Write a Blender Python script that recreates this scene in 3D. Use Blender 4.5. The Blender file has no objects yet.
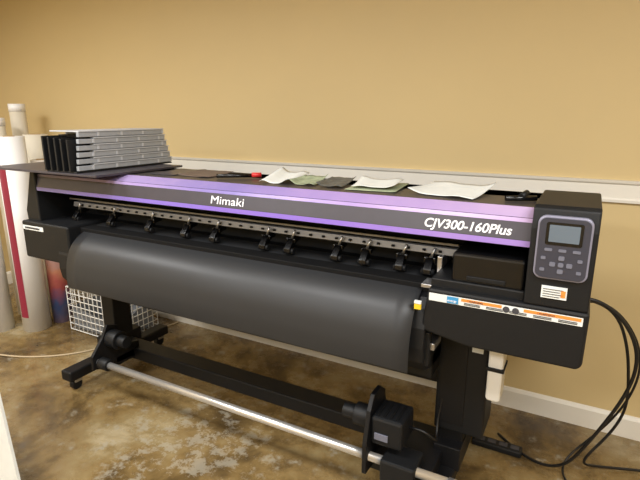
import bpy, bmesh, math, random
from mathutils import Vector, Matrix
random.seed(4)
S=bpy.context.scene
try:
    S.view_settings.view_transform='Standard'
    S.view_settings.look='None'
    S.view_settings.exposure=0.0
except Exception: pass

# ---------------- materials ----------------
def srgb(r,g,b):
    def f(c):
        c/=255.0
        return c/12.92 if c<=0.04045 else ((c+0.055)/1.055)**2.4
    return (f(r),f(g),f(b),1)
def mat(name,col,rough=0.5,metal=0.0,noise=0.0,nscale=20,bump=0.0,spec=0.5,coat=0.0):
    m=bpy.data.materials.new(name); m.use_nodes=True
    nt=m.node_tree; b=nt.nodes['Principled BSDF']
    b.inputs['Base Color'].default_value=col
    b.inputs['Roughness'].default_value=rough
    b.inputs['Metallic'].default_value=metal
    b.inputs['Specular IOR Level'].default_value=spec
    b.inputs['Coat Weight'].default_value=coat
    if noise>0 or bump>0:
        tc=nt.nodes.new('ShaderNodeTexCoord'); n=nt.nodes.new('ShaderNodeTexNoise')
        n.inputs['Scale'].default_value=nscale; n.inputs['Detail'].default_value=5
        nt.links.new(tc.outputs['Object'],n.inputs['Vector'])
        if noise>0:
            r=nt.nodes.new('ShaderNodeValToRGB')
            r.color_ramp.elements[0].position=0.3; r.color_ramp.elements[1].position=0.7
            r.color_ramp.elements[0].color=tuple(c*(1-noise) for c in col[:3])+(1,)
            r.color_ramp.elements[1].color=tuple(min(1,c*(1+noise)) for c in col[:3])+(1,)
            nt.links.new(n.outputs['Fac'],r.inputs['Fac']); nt.links.new(r.outputs['Color'],b.inputs['Base Color'])
        if bump>0:
            bp=nt.nodes.new('ShaderNodeBump'); bp.inputs['Strength'].default_value=bump; bp.inputs['Distance'].default_value=0.002
            nt.links.new(n.outputs['Fac'],bp.inputs['Height']); nt.links.new(bp.outputs['Normal'],b.inputs['Normal'])
    return m
def ramp_mat(name,stops,axis='X',lo=0,hi=1,rough=0.4,metal=0.0,noise=0.0,nscale=6):
    m=bpy.data.materials.new(name); m.use_nodes=True
    nt=m.node_tree; b=nt.nodes['Principled BSDF']
    b.inputs['Roughness'].default_value=rough; b.inputs['Metallic'].default_value=metal
    tc=nt.nodes.new('ShaderNodeTexCoord'); sp=nt.nodes.new('ShaderNodeSeparateXYZ')
    nt.links.new(tc.outputs['Object'],sp.inputs[0])
    mr=nt.nodes.new('ShaderNodeMapRange'); mr.inputs['From Min'].default_value=lo; mr.inputs['From Max'].default_value=hi
    nt.links.new(sp.outputs[axis],mr.inputs['Value'])
    out=mr.outputs[0]
    if noise>0:
        n=nt.nodes.new('ShaderNodeTexNoise'); n.inputs['Scale'].default_value=nscale; n.inputs['Detail'].default_value=6
        nt.links.new(tc.outputs['Object'],n.inputs['Vector'])
        a=nt.nodes.new('ShaderNodeMath'); a.operation='MULTIPLY_ADD'; a.inputs[1].default_value=noise; a.inputs[2].default_value=-noise/2
        nt.links.new(n.outputs['Fac'],a.inputs[0])
        c=nt.nodes.new('ShaderNodeMath'); c.operation='ADD'; nt.links.new(a.outputs[0],c.inputs[0]); nt.links.new(out,c.inputs[1]); out=c.outputs[0]
    r=nt.nodes.new('ShaderNodeValToRGB'); e=r.color_ramp.elements
    e[0].position=stops[0][0]; e[0].color=stops[0][1]; e[1].position=stops[-1][0]; e[1].color=stops[-1][1]
    for p,c in stops[1:-1]:
        x=e.new(p); x.color=c
    nt.links.new(out,r.inputs['Fac']); nt.links.new(r.outputs['Color'],b.inputs['Base Color'])
    return m

M={}
M['black']=mat('black_plastic',srgb(19,20,22),0.5,noise=0.08,nscale=60,bump=0.1,spec=0.32)
M['blackgloss']=mat('black_gloss',srgb(12,12,14),0.22)
M['blackmetal']=mat('black_powdercoat',srgb(15,15,17),0.5,bump=0.2,nscale=200,spec=0.32)
M['dark']=mat('dark_cavity',srgb(12,12,13),0.7,spec=0.2)
M['greyface']=mat('charcoal_face',srgb(60,56,64),0.36,noise=0.05,nscale=30)
M['topplate']=mat('top_cover',srgb(52,48,50),0.4,noise=0.06,nscale=20)
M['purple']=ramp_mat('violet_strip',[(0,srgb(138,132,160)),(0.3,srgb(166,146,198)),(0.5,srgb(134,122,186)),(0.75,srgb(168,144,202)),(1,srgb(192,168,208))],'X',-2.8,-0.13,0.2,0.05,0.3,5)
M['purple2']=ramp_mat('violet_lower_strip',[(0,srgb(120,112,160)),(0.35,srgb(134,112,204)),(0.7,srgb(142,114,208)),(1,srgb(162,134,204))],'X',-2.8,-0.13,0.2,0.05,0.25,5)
M['vinyl']=mat('graphite_vinyl',srgb(40,41,43),0.44,noise=0.03,nscale=8,bump=0.05,spec=0.42)
M['rail']=mat('anodised_rail',srgb(140,140,142),0.5,0.4,noise=0.08,nscale=40)
M['silver']=mat('brushed_aluminium',srgb(190,190,192),0.35,0.9,noise=0.06,nscale=40)
M['tube']=mat('aluminium_tube',srgb(215,213,210),0.3,0.75)
M['white']=mat('white_plastic',srgb(232,231,226),0.4,noise=0.02)
M['paper']=mat('paper',srgb(218,221,218),0.7,noise=0.05,nscale=15)
M['text']=mat('lettering',srgb(240,240,245),0.5)
M['orange']=mat('label_orange',srgb(226,138,60),0.5)
M['blue']=mat('label_blue',srgb(60,140,190),0.5)
M['ink']=mat('label_ink',srgb(60,60,66),0.5)
M['yellow']=mat('label_yellow',srgb(225,190,40),0.5)
M['screen']=mat('lcd_screen',srgb(96,108,120),0.15)
M['panel']=mat('panel_bezel',srgb(140,140,160),0.3,0.2)
M['button']=mat('panel_face',srgb(54,55,66),0.35)
M['key']=mat('panel_keys',srgb(104,106,120),0.4)
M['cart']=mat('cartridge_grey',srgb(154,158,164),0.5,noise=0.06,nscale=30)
M['cartdark']=mat('cartridge_dark_grey',srgb(122,126,132),0.5,noise=0.06,nscale=30)  # darker grey of the cartridge bodies, shared with the basket contents
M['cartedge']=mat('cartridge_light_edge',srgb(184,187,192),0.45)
M['cable']=mat('cable_rubber',srgb(16,16,18),0.45)
M['cord']=mat('cord_beige',srgb(176,158,128),0.6)
M['trim']=mat('trim_paint',srgb(222,218,208),0.45,noise=0.02,nscale=5)
M['rollwhite']=mat('roll_white',srgb(230,229,228),0.4,noise=0.03,nscale=4)
M['cream']=mat('roll_cream',srgb(214,206,188),0.5,noise=0.04,nscale=4)
M['kraft']=mat('cardboard_core',srgb(170,140,98),0.8,noise=0.1,nscale=40)
M['maroon']=mat('maroon_wrap',srgb(134,34,56),0.45)
M['sunset']=ramp_mat('printed_sunset',[(0,srgb(150,130,160)),(0.1,srgb(80,110,170)),(0.2,srgb(200,100,100)),(0.3,srgb(215,150,120)),(0.45,srgb(190,170,185)),(0.6,srgb(200,195,190)),(1,srgb(215,205,190))],'Z',0,1.5,0.4,0,0.25,9)
M['wire']=mat('white_wire',srgb(235,235,232),0.4)
M['olive']=mat('paper_green',srgb(150,160,132),0.6,noise=0.25,nscale=25)
M['brownp']=mat('swatch_brown',srgb(98,84,76),0.6,noise=0.15,nscale=25)
M['darkp']=mat('swatch_dark',srgb(84,86,84),0.5,noise=0.4,nscale=40)
M['red']=mat('red_plastic',srgb(200,40,40),0.4)

def wallmat():
    m=mat('tan_wall_paint',srgb(200,178,130),0.6,noise=0.02,nscale=1.3)
    nt=m.node_tree; b=nt.nodes['Principled BSDF']
    tc=nt.nodes.new('ShaderNodeTexCoord'); n=nt.nodes.new('ShaderNodeTexNoise'); n.inputs['Scale'].default_value=140; n.inputs['Detail'].default_value=3
    bp=nt.nodes.new('ShaderNodeBump'); bp.inputs['Strength'].default_value=0.1; bp.inputs['Distance'].default_value=0.002
    nt.links.new(tc.outputs['Object'],n.inputs['Vector']); nt.links.new(n.outputs['Fac'],bp.inputs['Height']); nt.links.new(bp.outputs['Normal'],b.inputs['Normal'])
    return m
M['wall']=wallmat()
M['ceil']=mat('ceiling_paint',srgb(225,224,220),0.8,noise=0.03,nscale=3)
def floormat():
    m=bpy.data.materials.new('stained_concrete'); m.use_nodes=True
    nt=m.node_tree; b=nt.nodes['Principled BSDF']; N=nt.nodes.new; L=nt.links.new
    tc=N('ShaderNodeTexCoord')
    n1=N('ShaderNodeTexNoise'); n1.inputs['Scale'].default_value=2.2; n1.inputs['Detail'].default_value=12; n1.inputs['Roughness'].default_value=0.66; n1.inputs['Distortion'].default_value=0.3
    L(tc.outputs['Object'],n1.inputs['Vector'])
    r=N('ShaderNodeValToRGB'); e=r.color_ramp.elements
    e[0].position=0.34; e[0].color=srgb(66,52,34); e[1].position=0.67; e[1].color=srgb(162,147,116)
    for p,c in ((0.43,srgb(98,79,48)),(0.50,srgb(124,102,64)),(0.58,srgb(136,118,82))):
        x=e.new(p); x.color=c
    L(n1.outputs['Fac'],r.inputs['Fac'])
    n2=N('ShaderNodeTexNoise'); n2.inputs['Scale'].default_value=9; n2.inputs['Detail'].default_value=12; n2.inputs['Roughness'].default_value=0.75
    L(tc.outputs['Object'],n2.inputs['Vector'])
    sub=N('ShaderNodeVectorMath'); sub.operation='DISTANCE'; sub.inputs[1].default_value=(-1.6,1.6,0)
    L(tc.outputs['Object'],sub.inputs[0])
    mr=N('ShaderNodeMapRange'); mr.inputs['From Min'].default_value=0.1; mr.inputs['From Max'].default_value=0.6; mr.inputs['To Min'].default_value=0.09; mr.inputs['To Max'].default_value=0.0
    L(sub.outputs['Value'],mr.inputs['Value'])
    ad=N('ShaderNodeMath'); ad.operation='ADD'; L(n2.outputs['Fac'],ad.inputs[0]); L(mr.outputs[0],ad.inputs[1])
    r2=N('ShaderNodeValToRGB'); r2.color_ramp.elements[0].position=0.57; r2.color_ramp.elements[1].position=0.63
    r2.color_ramp.elements[0].color=(0,0,0,1); r2.color_ramp.elements[1].color=(0.55,0.55,0.55,1)
    L(ad.outputs[0],r2.inputs['Fac'])
    mx=N('ShaderNodeMix'); mx.data_type='RGBA'
    L(r2.outputs['Color'],mx.inputs['Factor']); L(r.outputs['Color'],mx.inputs['A']); mx.inputs['B'].default_value=srgb(162,156,140)
    L(mx.outputs['Result'],b.inputs['Base Color'])
    rr=N('ShaderNodeMapRange'); rr.inputs['From Min'].default_value=0.35; rr.inputs['From Max'].default_value=0.65; rr.inputs['To Min'].default_value=0.1; rr.inputs['To Max'].default_value=0.42
    L(n2.outputs['Fac'],rr.inputs['Value']); L(rr.outputs[0],b.inputs['Roughness'])
    bp=N('ShaderNodeBump'); bp.inputs['Strength'].default_value=0.12; bp.inputs['Distance'].default_value=0.003
    L(n2.outputs['Fac'],bp.inputs['Height']); L(bp.outputs['Normal'],b.inputs['Normal'])
    return m
M['floor']=floormat()

# ---------------- helpers ----------------
def link(o,parent=None):
    S.collection.objects.link(o)
    if parent: o.parent=parent
    return o
def root(name,loc=(0,0,0)):
    e=bpy.data.objects.new(name,None); e.empty_display_size=0.1; S.collection.objects.link(e); return e
def mesh(name,verts,faces,m,parent=None,smooth=False,bevel=0.0,seg=2,solid=0.0):
    me=bpy.data.meshes.new(name); me.from_pydata([tuple(v) for v in verts],[],faces); me.update()
    bm=bmesh.new(); bm.from_mesh(me); bmesh.ops.recalc_face_normals(bm,faces=bm.faces); bm.to_mesh(me); bm.free()
    if m: me.materials.append(M[m])
    o=bpy.data.objects.new(name,me); link(o,parent)
    if smooth:
        for p in me.polygons: p.use_smooth=True
    if solid: 
        s=o.modifiers.new('s','SOLIDIFY'); s.thickness=solid
    if bevel>0:
        b=o.modifiers.new('b','BEVEL'); b.width=bevel; b.segments=seg; b.limit_method='ANGLE'; b.angle_limit=math.radians(30)
    return o
def box(name,x0,x1,y0,y1,z0,z1,m,parent=None,bevel=0.004,seg=2):
    v=[(x0,y0,z0),(x1,y0,z0),(x1,y1,z0),(x0,y1,z0),(x0,y0,z1),(x1,y0,z1),(x1,y1,z1),(x0,y1,z1)]
    f=[(0,3,2,1),(4,5,6,7),(0,1,5,4),(1,2,6,5),(2,3,7,6),(3,0,4,7)]
    return mesh(name,v,f,m,parent,bevel=bevel,seg=seg)
def extx(name,prof,x0,x1,m,parent=None,bevel=0.0,smooth=False):
    n=len(prof)
    v=[(x0,y,z) for y,z in prof]+[(x1,y,z) for y,z in prof]
    f=[(i,(i+1)%n,n+(i+1)%n,n+i) for i in range(n)]+[tuple(range(n))[::-1],tuple(range(n,2*n))]
    return mesh(name,v,f,m,parent,smooth=smooth,bevel=bevel)
def exty(name,prof,y0,y1,m,parent=None,bevel=0.0):
    n=len(prof)
    v=[(x,y0,z) for x,z in prof]+[(x,y1,z) for x,z in prof]
    f=[(i,(i+1)%n,n+(i+1)%n,n+i) for i in range(n)]+[tuple(range(n))[::-1],tuple(range(n,2*n))]
    return mesh(name,v,f,m,parent,bevel=bevel)
def cyl(name,p0,p1,r,m,parent=None,r2=None,seg=32,bevel=0.0):
    p0=Vector(p0); p1=Vector(p1); d=p1-p0
    me=bpy.data.meshes.new(name); bm=bmesh.new()
    bmesh.ops.create_cone(bm,cap_ends=True,segments=seg,radius1=r,radius2=r if r2 is None else r2,depth=d.length)
    bm.transform(Matrix.Translation((p0+p1)/2)@d.to_track_quat('Z','Y').to_matrix().to_4x4())
    for f in bm.faces: f.smooth=len(f.verts)==4
    bm.to_mesh(me); bm.free(); me.materials.append(M[m])
    o=bpy.data.objects.new(name,me); link(o,parent)
    if bevel:
        b=o.modifiers.new('b','BEVEL'); b.width=bevel; b.segments=2; b.limit_method='ANGLE'; b.angle_limit=math.radians(50)
    return o
def ring(name,p0,p1,ro,ri,m,parent=None,seg=40):
    p0=Vector(p0);p1=Vector(p1);d=p1-p0;q=Matrix.Translation(p0)@d.to_track_quat('Z','Y').to_matrix().to_4x4();L=d.length
    v=[];f=[]
    for i in range(seg):
        a=2*math.pi*i/seg
        for r,z in ((ro,0),(ro,L),(ri,L),(ri,0)): v.append(q@Vector((r*math.cos(a),r*math.sin(a),z)))
    for i in range(seg):
        j=(i+1)%seg
        for k in range(4): f.append((i*4+k,j*4+k,j*4+(k+1)%4,i*4+(k+1)%4))
    o=mesh(name,v,f,m,parent)
    for p in o.data.polygons: p.use_smooth=abs((p.normal).dot(d.normalized()))<0.5
    return o
def tube(name,pts,r,m,parent=None,cyclic=False,smooth=True):
    c=bpy.data.curves.new(name,'CURVE'); c.dimensions='3D'; c.bevel_depth=r; c.bevel_resolution=3; c.resolution_u=10
    s=c.splines.new('NURBS' if smooth else 'POLY'); s.points.add(len(pts)-1)
    for i,p in enumerate(pts): s.points[i].co=(*p,1)
    if smooth: s.order_u=4; s.use_endpoint_u=True
    s.use_cyclic_u=cyclic
    c.materials.append(M[m]); o=bpy.data.objects.new(name,c); return link(o,parent)
def text(name,body,loc,rot,size,m,parent=None,shear=0,ext=0.0006,sx=1.0,bold=0.0):
    c=bpy.data.curves.new(name,'FONT'); c.body=body; c.size=size; c.extrude=ext; c.shear=shear; c.align_x='LEFT'; c.offset=bold
    c.materials.append(M[m]); o=bpy.data.objects.new(name,c); o.location=loc; o.rotation_euler=rot; o.scale=(sx,1,1); return link(o,parent)

# ---------------- room ----------------
WY=2.76; LX=-5.0
box('floor',LX-0.1,3.1,-3.1,WY+0.1,-0.1,0,'floor',bevel=0)
box('ceiling',LX-0.1,3.1,-3.1,WY+0.1,2.75,2.85,'ceil',bevel=0)
box('wall_back',LX-0.1,3.1,WY,WY+0.1,0,2.75,'wall',bevel=0)
box('wall_left',LX-0.1,LX,-3.0,WY,0,2.75,'wall',bevel=0)
box('wall_right',3.0,3.1,-3.0,WY,0,2.75,'wall',bevel=0)
box('wall_front',LX-0.1,3.1,-3.1,-3.0,0,2.75,'wall',bevel=0)
def railprof(y,s,z0,z1):
    h=z1-z0
    return [(y,z0),(y+s*0.018,z0),(y+s*0.02,z0+h*0.12),(y+s*0.014,z0+h*0.2),(y+s*0.014,z0+h*0.8),(y+s*0.024,z0+h*0.88),(y+s*0.028,z1),(y,z1)]
extx('trim_1',railprof(WY,-1,1.24,1.347),LX,3.0,'trim')
extx('baseboard_back',[(WY,0),(WY-0.016,0),(WY-0.016,0.105),(WY-0.008,0.12),(WY,0.125)],LX,3.0,'trim')
exty('trim_2',[(LX+(WY-a),b) for a,b in railprof(WY,-1,1.24,1.347)],-3.0,WY-0.03,'trim')
exty('baseboard_left',[(LX,0),(LX+0.016,0),(LX+0.016,0.105),(LX+0.008,0.12),(LX,0.125)],-3.0,WY-0.02,'trim')

# ---------------- printer ----------------
P=root('wide_format_printer')
XL,XR=-2.80,-0.135
extx('beam_body',[(1.80,1.345),(1.725,1.318),(1.705,1.245),(1.705,1.225),(1.76,1.21),(2.15,1.21),(2.15,1.345)],XL,XR,'topplate',P,bevel=0.003)
def strip(name,a,b,m,off=0.0015,x0=XL,x1=XR):
    (y0,z0),(y1,z1)=a,b
    n=Vector((0,-(abs(z0-z1)),abs(y0-y1))).normalized()*off
    v=[(x0,y0+n.y,z0+n.z),(x1,y0+n.y,z0+n.z),(x1,y1+n.y,z1+n.z),(x0,y1+n.y,z1+n.z)]
    v+=[(x,y+0.004,z-0.0005) for x,y,z in v]
    return mesh(name,v,[(0,1,2,3),(4,7,6,5),(0,4,5,1),(1,5,6,2),(2,6,7,3),(3,7,4,0)],m,P)
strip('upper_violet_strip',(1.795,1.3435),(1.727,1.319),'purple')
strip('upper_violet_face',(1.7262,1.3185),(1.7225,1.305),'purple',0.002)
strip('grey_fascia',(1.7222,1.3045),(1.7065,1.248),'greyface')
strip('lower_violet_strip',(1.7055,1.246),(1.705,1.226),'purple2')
tilt=math.atan2(0.018,0.064)
RT=(math.pi/2-tilt,0,0)
text('brand_lettering','Mimaki',(-1.50,1.7065,1.259),RT,0.052,'text',P,sx=1.28,bold=0.0)
text('model_lettering','CJV300-160Plus',(-0.50,1.7065,1.260),RT,0.045,'text',P,shear=0.2,sx=1.03,bold=0.0008)
# left end cap
exty('left_end_cap',[(XL,1.345),(XL,1.03),(-2.92,1.03),(-2.925,1.10),(-2.84,1.335)],1.70,2.15,'black',P,bevel=0.006)
box('left_lower_cover',-2.925,-2.50,1.66,2.15,0.82,1.045,'black',P,bevel=0.012,seg=3)
box('left_label',-2.91,-2.72,1.657,1.661,0.995,1.02,'paper',P,bevel=0)
box('left_label_text',-2.89,-2.75,1.6555,1.658,1.002,1.012,'ink',P,bevel=0)
# interior
box('rear_body',-2.92,0.05,2.0,2.16,0.70,1.345,'black',P,bevel=0.006)
box('platen_bed',-2.80,-0.14,1.74,2.02,0.84,1.03,'dark',P,bevel=0.004)
extx('guide_rail',[(1.86,1.145),(1.855,1.118),(1.89,1.105),(1.95,1.105),(1.95,1.145)],-2.70,-0.40,'rail',P,bevel=0.001)
box('carriage_rail',-2.78,-0.2,1.93,2.0,1.15,1.20,'dark',P)
box('rail_lip',-2.72,-0.40,1.85,1.858,1.16,1.168,'rail',P,bevel=0)
for i in range(34):
    x=-2.62+i*0.065
    box('rail_mark_%d'%i,x,x+0.012,1.848,1.856,1.127,1.135,'dark',P,bevel=0)
px=[-2.635,-2.337,-2.035,-1.777,-1.586,-1.287,-1.149,-0.91,-0.779,-0.621,-0.505]
for i,x in enumerate(px):
    extx('pinch_arm_%d'%i,[(1.90,1.12),(1.835,1.105),(1.80,1.065),(1.80,1.045),(1.825,1.05),(1.86,1.085),(1.90,1.09)],x-0.016,x+0.016,'blackgloss',P,bevel=0.003)
    box('pinch_lever_%d'%i,x-0.024,x+0.024,1.835,1.855,1.085,1.106,'blackgloss',P,bevel=0.003)
    cyl('pinch_wheel_%d'%i,(x-0.026,1.822,1.052),(x+0.026,1.822,1.052),0.014,'black',P,seg=16)
    cyl('pinch_spring_%d'%i,(x,1.845,1.10),(x+0.02,1.84,1.145),0.006,'silver',P,seg=10)
apron=[(1.86,1.018),(1.78,1.01),(1.715,0.985),(1.675,0.94),(1.655,0.88),(1.65,0.80),(1.66,0.74),(1.70,0.69),(1.80,0.66),(2.0,0.66),(2.0,0.95)]
extx('front_apron',apron,-2.60,-0.46,'black',P,bevel=0.002)
def sheet(name,prof,x0,x1,m,parent,nx=24):
    pts=[]
    q=[prof[0]]+prof+[prof[-1]]
    for i in range(1,len(q)-2):
        for k in range(6):
            t=k/6
            a,b,c,d=[Vector(v) for v in q[i-1:i+3]]
            pts.append(0.5*((2*b)+(c-a)*t+(2*a-5*b+4*c-d)*t*t+(3*b-a-3*c+d)*t**3))
    pts.append(Vector(prof[-1]))
    v=[];f=[]
    for j in range(nx+1):
        x=x0+(x1-x0)*j/nx
        for i,pp in enumerate(pts):
            w=0.002*math.sin(j*0.9)*(i/len(pts))**2
            v.append((x,pp[0]+w,pp[1]))
    n=len(pts)
    for j in range(nx):
        for i in range(n-1): f.append((j*n+i,j*n+i+1,(j+1)*n+i+1,(j+1)*n+i))
    return mesh(name,v,f,m,parent,smooth=True,solid=0.0015)
sheet('loaded_vinyl',[(1.93,1.036),(1.86,1.034),(1.78,1.022),(1.705,0.992),(1.650,0.945),(1.618,0.88),(1.603,0.81),(1.60,0.76),(1.603,0.715)],-2.47,-0.50,'vinyl',P)
box('caution_label',-0.50,-0.475,1.645,1.655,0.96,0.982,'yellow',P,bevel=0)
box('caution_label_white',-0.50,-0.475,1.643,1.655,0.982,0.992,'paper',P,bevel=0)
# right lower body
exty('right_lower_body',[(-0.455,1.045),(0.062,1.045),(0.060,0.86),(0.045,0.845),(-0.30,0.845),(-0.47,0.875),(-0.475,0.90)],1.66,2.15,'black',P,bevel=0.01)
box('warning_label_strip',-0.45,0.045,1.6575,1.661,1.000,1.028,'paper',P,bevel=0)
box('label_blue_mark',-0.385,-0.345,1.656,1.659,1.002,1.026,'blue',P,bevel=0)
text('label_blue_text','energy',(-0.383,1.6555,1.008),(math.pi/2,0,0),0.012,'text',P)
box('label_orange_band_1',-0.335,-0.20,1.656,1.659,1.016,1.026,'orange',P,bevel=0)
box('label_orange_band_2',-0.13,0.04,1.656,1.659,1.016,1.026,'orange',P,bevel=0)
text('label_warning_text_1','! WARNING',(-0.315,1.6555,1.0175),(math.pi/2,0,0),0.010,'ink',P)
text('label_warning_text_2','! WARNING',(-0.09,1.6555,1.0175),(math.pi/2,0,0),0.010,'ink',P)
for i in range(5):
    for k in range(2):
        box('label_lines_%d_%d'%(i,k),-0.325+i*0.075,-0.27+i*0.075,1.656,1.659,1.004+0.005*k,1.0065+0.005*k,'ink',P,bevel=0)
cyl('label_pictogram_1',(-0.185,1.659,1.014),(-0.185,1.6555,1.014),0.011,'ink',P,seg=16)
cyl('label_pictogram_2',(-0.155,1.659,1.014),(-0.155,1.6555,1.014),0.011,'ink',P,seg=16)
# maintenance cover
box('maintenance_cover',-0.385,-0.14,1.695,1.95,1.07,1.18,'blackgloss',P,bevel=0.012,seg=3)
box('maintenance_shelf',-0.455,-0.135,1.69,2.0,1.04,1.075,'black',P,bevel=0.005)
box('cover_grip',-0.33,-0.20,1.690,1.698,1.085,1.10,'black',P,bevel=0.002)
box('side_post',-0.47,-0.45,1.82,1.90,1.03,1.12,'silver',P,bevel=0.003)
box('edge_guide',-0.50,-0.44,1.72,1.80,1.02,1.035,'silver',P,bevel=0.002)
box('heater_bracket',-0.49,-0.43,1.70,1.80,0.78,0.81,'silver',P,bevel=0.004)
box('heater_bracket_arm',-0.48,-0.445,1.68,1.72,0.72,0.86,'black',P,bevel=0.004)
# control unit
extx('control_unit',[(1.70,1.374),(1.682,1.365),(1.668,1.30),(1.662,1.18),(1.662,1.045),(2.06,1.045),(2.06,1.36),(2.05,1.374)],-0.135,0.056,'black',P,bevel=0.006)
def rrect(cx,cz,w,h,r,n=6):
    pts=[]
    for (sx,sz,a0) in ((1,1,0),(-1,1,90),(-1,-1,180),(1,-1,270)):
        for i in range(n+1):
            a=math.radians(a0+90*i/n)
            pts.append((cx+sx*(w/2-r)+r*math.cos(a),cz+sz*(h/2-r)+r*math.sin(a)))
    return pts
exty('panel_bezel',rrect(-0.038,1.245,0.156,0.205,0.025),1.652,1.672,'panel',P,bevel=0.004)
exty('panel_inner',rrect(-0.038,1.245,0.144,0.193,0.021),1.6475,1.655,'button',P,bevel=0.001)
exty('panel_screen_frame',rrect(-0.038,1.293,0.104,0.072,0.006),1.646,1.65,'blackgloss',P)
exty('panel_screen',rrect(-0.038,1.294,0.086,0.054,0.002),1.645,1.65,'screen',P)
for i in range(3):
    exty('function_key_%d'%i,rrect(-0.078+i*0.04,1.241,0.022,0.009,0.003),1.645,1.65,'key',P)
for i,(dx,dz) in enumerate(((0,0.024),(0,-0.024),(-0.024,0),(0.024,0))):
    exty('arrow_key_%d'%i,rrect(-0.038+dx,1.195+dz*0.9,0.017,0.014,0.004),1.6445,1.65,'key',P)
exty('enter_key',rrect(-0.038,1.195,0.016,0.014,0.005),1.6445,1.65,'key',P)
for i,(dx,dz) in enumerate(((-0.052,0.018),(-0.052,-0.02),(0.052,0.018),(0.052,-0.02))):
    exty('side_key_%d'%i,rrect(-0.038+dx,1.195+dz,0.014,0.01,0.003),1.645,1.65,'key',P)
box('unit_sticker',-0.085,-0.01,1.657,1.663,1.078,1.118,'paper',P,bevel=0)
for i in range(4): box('sticker_line_%d'%i,-0.08,-0.03+0.01*(i%2),1.655,1.658,1.084+i*0.008,1.0855+i*0.008,'ink',P,bevel=0)
box('sticker_mark',-0.027,-0.014,1.655,1.658,1.086,1.108,'orange',P,bevel=0)
# underbody and stand
box('underbody',-2.60,-0.46,1.80,2.12,0.60,0.72,'black',P,bevel=0.01)
box('upper_cross_beam',-2.62,-0.45,1.98,2.08,0.49,0.62,'blackmetal',P,bevel=0.006)
box('lower_cross_beam',-2.60,-0.42,1.96,2.08,0.12,0.20,'blackmetal',P,bevel=0.008)
for i,x in enumerate((-2.64,-0.40)):
    box('leg_%d'%i,x-0.055,x+0.055,1.96,2.10,0.12,0.86,'blackmetal',P,bevel=0.006)
    box('foot_%d'%i,x-0.045,x+0.045,1.62,2.42,0.075,0.14,'blackmetal',P,bevel=0.01)
    exty('foot_gusset_%d'%i,[(x-0.06,0.13),(x+0.06,0.13),(x+0.06,0.24),(x-0.06,0.24)],1.90,2.16,'blackmetal',P,bevel=0.004)
    for j,y in enumerate((1.68,2.36)):
        cyl('caster_%d%d'%(i,j),(x-0.018,y,0.034),(x+0.018,y,0.034),0.034,'black',P,seg=24,bevel=0.004)
        box('caster_fork_%d%d'%(i,j),x-0.026,x+0.026,y-0.02,y+0.03,0.05,0.085,'silver',P,bevel=0.004)
box('electrical_box',-0.47,-0.26,1.93,2.13,0.30,0.85,'black',P,bevel=0.01)
box('electrical_panel',-0.455,-0.345,1.926,1.932,0.34,0.80,'blackmetal',P,bevel=0.002)
box('electrical_label',-0.33,-0.285,1.927,1.932,0.70,0.76,'paper',P,bevel=0)
exty('waste_bottle',rrect(-0.228,0.64,0.058,0.23,0.015),1.88,1.97,'white',P,bevel=0.008)
cyl('waste_bottle_cap',(-0.228,1.92,0.75),(-0.228,1.92,0.785),0.018,'white',P)
box('bottle_bracket',-0.265,-0.185,1.86,2.0,0.785,0.85,'black',P,bevel=0.005)
box('bottle_strap',-0.262,-0.194,1.872,1.975,0.66,0.675,'black',P,bevel=0.002)
# take-up unit
cyl('takeup_tube',(-2.46,1.70,0.225),(-0.33,1.70,0.225),0.02,'tube',P)
cyl('tube_end_cap',(-0.34,1.70,0.225),(-0.31,1.70,0.225),0.024,'silver',P)
extx('takeup_left_plate',[(1.66,0.19),(1.72,0.17),(2.0,0.15),(2.0,0.24),(1.90,0.26),(1.86,0.40),(1.78,0.43),(1.74,0.36),(1.66,0.27)],-2.44,-2.42,'blackmetal',P,bevel=0.003)
cyl('takeup_left_flange',(-2.42,1.80,0.34),(-2.34,1.80,0.34),0.055,'black',P,bevel=0.004)
cyl('takeup_left_core',(-2.36,1.80,0.34),(-2.28,1.80,0.34),0.036,'black',P,bevel=0.004)
cyl('takeup_left_knob',(-2.40,1.70,0.225),(-2.33,1.70,0.225),0.035,'black',P,bevel=0.004)
box('takeup_left_arm',-2.60,-2.42,1.82,1.96,0.14,0.20,'blackmetal',P)
extx('takeup_right_plate',[(1.66,0.16),(1.90,0.14),(1.90,0.30),(1.87,0.46),(1.82,0.50),(1.74,0.50),(1.70,0.44),(1.66,0.30)],-0.70,-0.68,'blackmetal',P,bevel=0.003)
box('takeup_motor',-0.68,-0.54,1.70,1.86,0.29,0.42,'black',P,bevel=0.012)
for i in range(4): box('motor_vent_%d'%i,-0.66+i*0.028,-0.65+i*0.028,1.72,1.84,0.418,0.423,'dark',P,bevel=0)
cyl('takeup_right_flange',(-0.78,1.78,0.36),(-0.70,1.78,0.36),0.05,'black',P,bevel=0.004)
cyl('takeup_right_core',(-0.84,1.78,0.36),(-0.78,1.78,0.36),0.033,'black',P,bevel=0.004)
box('takeup_switch',-0.66,-0.60,1.694,1.702,0.32,0.35,'key',P,bevel=0.001)
box('takeup_right_base',-0.70,-0.42,1.74,2.0,0.13,0.21,'blackmetal',P,bevel=0.006)
box('takeup_control_box',-0.62,-0.47,1.66,1.80,0.15,0.255,'black',P,bevel=0.01)
tube('motor_cable',[(-0.54,1.80,0.35),(-0.45,1.78,0.38),(-0.42,1.84,0.24),(-0.46,1.93,0.32),(-0.44,1.93,0.45)],0.006,'cable',P)

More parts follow.
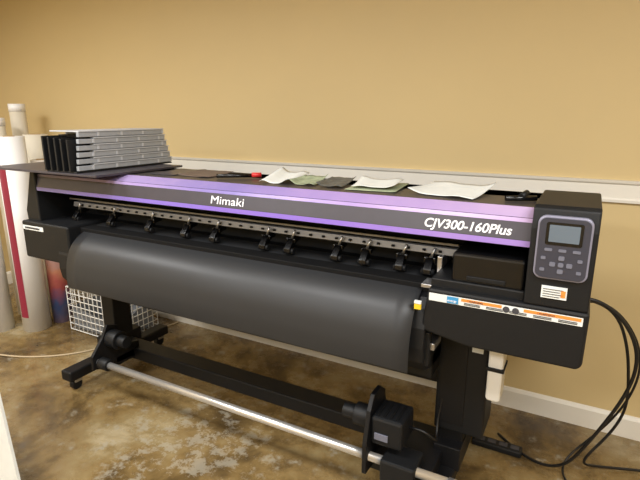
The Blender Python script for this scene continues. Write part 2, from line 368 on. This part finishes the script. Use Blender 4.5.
# ---------------- ink unit ----------------
box('ink_unit_shelf',-3.07,-2.13,1.60,2.20,1.348,1.360,'greyface',P,bevel=0.002)
C=root('ink_cartridge_rack')
CX0,CX1=-2.53,-2.285
box('rack_base',CX0,CX1,1.61,2.27,1.3605,1.368,'black',C,bevel=0.002)
for i in range(5):
    box('slot_fin_%d'%i,CX0+i*0.05,CX0+0.012+i*0.05,1.60,1.72,1.368,1.545-0.004*i,'black',C,bevel=0.002)
box('slot_back',CX0,CX1-0.03,1.70,1.74,1.368,1.55,'black',C,bevel=0.002)
for l in range(6):
    z=1.369+l*0.034; ys=1.625+0.004*l; ye=2.27-0.011*l
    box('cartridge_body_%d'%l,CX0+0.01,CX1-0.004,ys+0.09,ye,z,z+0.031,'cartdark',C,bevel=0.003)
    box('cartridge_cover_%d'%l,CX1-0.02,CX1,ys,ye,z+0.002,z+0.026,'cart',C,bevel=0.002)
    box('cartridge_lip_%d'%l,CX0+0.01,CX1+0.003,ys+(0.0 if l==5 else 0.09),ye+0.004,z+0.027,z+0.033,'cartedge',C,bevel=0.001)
    for k in range(4):
        y=ys+0.08+k*0.15+0.03*(l%2)
        box('cartridge_tab_%d_%d'%(l,k),CX1-0.004,CX1+0.002,y,y+0.012,z+0.004,z+0.024,'cartedge',C,bevel=0)
# ---------------- papers on top ----------------
def sheetpaper(name,cx,cy,w,d,rot,m,z=1.348,curl=0.01,seed=0):
    rnd=random.Random(seed); n=10; v=[];f=[]
    c,s=math.cos(rot),math.sin(rot); ph=rnd.random()*6
    for i in range(n+1):
        for j in range(n+1):
            a=(i/n-.5)*w; b=(j/n-.5)*d
            zz=z+curl*(0.5+0.5*math.sin(i*0.9+ph+j*0.25))*((abs(i/n-.5)*2)**1.5)+curl*(j/n)**2
            v.append((cx+a*c-b*s,cy+a*s+b*c,zz))
    for i in range(n):
        for j in range(n): f.append((i*(n+1)+j,(i+1)*(n+1)+j,(i+1)*(n+1)+j+1,i*(n+1)+j+1))
    return mesh(name,v,f,m,None,smooth=True,solid=0.001)
sheetpaper('color_swatch_card',-1.97,1.99,0.17,0.24,0.05,'greyface',curl=0.004,seed=9)
sheetpaper('color_swatch_card',-1.76,1.99,0.20,0.22,0.05,'brownp',curl=0.008,seed=1)
sheetpaper('paper_sheet',-1.27,1.99,0.15,0.25,0.1,'paper',curl=0.025,seed=2)
sheetpaper('color_swatch_card',-1.12,1.96,0.12,0.17,0.1,'olive',z=1.35,curl=0.02,seed=3)
sheetpaper('color_swatch_card',-0.985,1.97,0.12,0.20,0.1,'darkp',z=1.352,curl=0.015,seed=4)
sheetpaper('paper_sheet',-0.79,1.98,0.22,0.24,0.1,'olive',curl=0.004,seed=5)
sheetpaper('paper_sheet',-0.79,1.98,0.19,0.16,0.1,'paper',z=1.358,curl=0.014,seed=6)
sheetpaper('paper_sheet',-0.47,1.98,0.27,0.24,-0.18,'paper',z=1.35,curl=0.02,seed=7)
T=root('marker_pen')
cyl('pen_barrel',(-1.60,1.88,1.360),(-1.46,1.98,1.360),0.010,'blackgloss',T)
cyl('pen_cap',(-1.46,1.98,1.362),(-1.42,2.005,1.362),0.012,'red',T)
K=root('utility_knife')
cyl('knife_handle',(-0.25,1.88,1.356),(-0.15,1.93,1.356),0.010,'blackgloss',K)
cyl('knife_grip',(-0.20,1.90,1.362),(-0.185,1.94,1.372),0.012,'black',K)

# ---------------- rolls ----------------
def roll(name,x,y,r,h,m,ri=0.038,z=0.0):
    R_=root(name)
    ring('wound_material',(x,y,z),(x,y,z+h),r,ri,m,R_)
    ring('cardboard_core',(x,y,z),(x,y,z+h+0.004),ri,ri-0.006,'kraft',R_)
    return R_
r1=roll('vinyl_roll',-3.73,2.12,0.10,1.50,'rollwhite')
v=[];f=[];n=8
for i in range(n+1):
    an=math.radians(-98+38*i/n)
    for z in (0.12,1.30): v.append((-3.73+0.1012*math.cos(an),2.12+0.1012*math.sin(an),z))
for i in range(n): f.append((2*i,2*i+2,2*i+3,2*i+1))
mesh('printed_stripe',v,f,'maroon',r1,smooth=True)
r0=roll('vinyl_roll',-3.96,1.97,0.09,1.48,'rollwhite')
r2=roll('vinyl_roll',-3.69,2.315,0.075,1.32,'sunset')
r3=roll('vinyl_roll',-3.94,2.45,0.09,1.50,'cream')
def ctube(x,y,h,m):
    R_=root('shipping_tube'); ring('tube_wall',(x,y,0),(x,y,h),0.06,0.053,m,R_,32); cyl('tube_cap',(x,y,h-0.05),(x,y,h+0.01),0.063,'rollwhite',R_)
ctube(-4.22,2.5,1.73,'cream'); ctube(-4.12,2.26,1.62,'cream')

# ---------------- wire basket ----------------
B=root('wire_basket')
x0,x1,y0,y1,h=-3.45,-2.90,2.22,2.60,0.36
for z in [0.01+i*0.05 for i in range(8)]:
    tube('wire_ring',[(x0,y0,z),(x1,y0,z),(x1,y1,z),(x0,y1,z)],0.004 if z<0.35 else 0.006,'wire',B,True,False)
for i in range(12):
    x=x0+(x1-x0)*i/11
    tube('wire_v',[(x,y0,0.36),(x,y0,0.01),(x,y1,0.01),(x,y1,0.36)],0.004,'wire',B,False,False)
for i in range(9):
    y=y0+(y1-y0)*i/8
    tube('wire_s',[(x0,y,0.36),(x0,y,0.01),(x1,y,0.01),(x1,y,0.36)],0.004,'wire',B,False,False)
mesh('basket_contents',[(x0+.02,y0+.02,0.02),(x1-.02,y0+.02,0.02),(x1-.02,y1-.02,0.02),(x0+.02,y1-.02,0.02),(x0+.02,y0+.02,0.20),(x1-.02,y0+.02,0.12),(x1-.02,y1-.02,0.25),(x0+.02,y1-.02,0.22)],[(0,1,2,3),(0,1,5,4),(1,2,6,5),(2,3,7,6),(3,0,4,7)],'cartdark',B,solid=0.002)

# ---------------- foam board, bottom left ----------------
a=math.radians(12)
bx,by=-2.005,0.96
vv=[]
for dy in (0,0.012):
    for (u_,w_) in ((0,0),(-0.7,0),(-0.7,0.55),(0,0.50)):
        X=bx+u_*math.cos(a)-w_*math.sin(a); Z=0.002+w_*math.cos(a)
        vv.append((X,by+dy+0.05*w_,Z))
mesh('foam_board',vv,[(0,1,2,3),(4,7,6,5),(0,4,5,1),(1,5,6,2),(2,6,7,3),(3,7,4,0)],'paper',None)

# ---------------- cables ----------------
tube('power_cable',[(0.05,2.0,0.98),(0.12,2.02,0.98),(0.24,2.05,0.86),(0.27,2.1,0.66),(0.20,2.15,0.42),(0.12,2.2,0.2),(0.05,2.25,0.03),(-0.1,2.3,0.007),(-0.25,2.45,0.007)],0.007,'cable')
tube('power_cable',[(0.05,2.05,0.96),(0.15,2.08,0.95),(0.22,2.12,0.80),(0.25,2.2,0.6),(0.28,2.3,0.4),(0.22,2.35,0.2),(0.10,2.3,0.04),(0.22,2.42,0.01),(0.45,2.5,0.007)],0.006,'cable')
tube('data_cable',[(0.05,2.08,0.94),(0.13,2.1,0.96),(0.26,2.15,0.82),(0.30,2.22,0.6),(0.24,2.3,0.35),(0.14,2.4,0.12),(0.02,2.3,0.006),(0.12,2.15,0.006),(0.32,2.2,0.006)],0.005,'cable')
tube('floor_cord',[(-3.9,1.62,0.006),(-3.48,1.68,0.006),(-3.2,1.8,0.006),(-2.95,2.05,0.006),(-2.86,2.4,0.006),(-2.8,2.72,0.006)],0.006,'cord')
PS=root('power_strip')
box('strip_body',-0.36,-0.12,2.30,2.36,0.001,0.035,'black',PS,bevel=0.008)
for i in range(4): box('outlet_%d'%i,-0.34+i*0.055,-0.30+i*0.055,2.315,2.345,0.034,0.037,'ink',PS,bevel=0)

# ---------------- lights ----------------
def area(name,loc,sx,sy,power,col,rot=(0,0,0)):
    l=bpy.data.lights.new(name,'AREA'); l.shape='RECTANGLE'; l.size=sx; l.size_y=sy; l.energy=power; l.color=col
    o=bpy.data.objects.new(name,l); o.location=loc; o.rotation_euler=rot; return link(o)
for i,(x,y,pw) in enumerate(((-3.7,0.5,64),(-1.6,0.5,46),(0.9,0.5,66),(-3.4,-1.6,66),(-1.4,-1.6,66),(0.9,-1.6,66))):
    F_=root('ceiling_light')
    box('light_frame',x-0.62,x+0.62,y-0.32,y+0.32,2.72,2.749,'white',F_,bevel=0.003)
    area('light_tube_%d'%i,(x,y,2.71),1.2,0.6,pw,(0.99,0.99,0.985)).parent=F_
w=bpy.data.worlds.new('world'); S.world=w; w.use_nodes=True
w.node_tree.nodes['Background'].inputs[0].default_value=(1,0.97,0.92,1); w.node_tree.nodes['Background'].inputs[1].default_value=0.3

# ---------------- camera ----------------
c=bpy.data.cameras.new('camera'); c.lens=490/640*36; c.sensor_width=36; c.clip_start=0.02
co=bpy.data.objects.new('camera',c); co.location=(0,0,1.65); co.rotation_euler=(math.radians(90-14.3),0,math.radians(28.5)); link(co)
S.camera=co
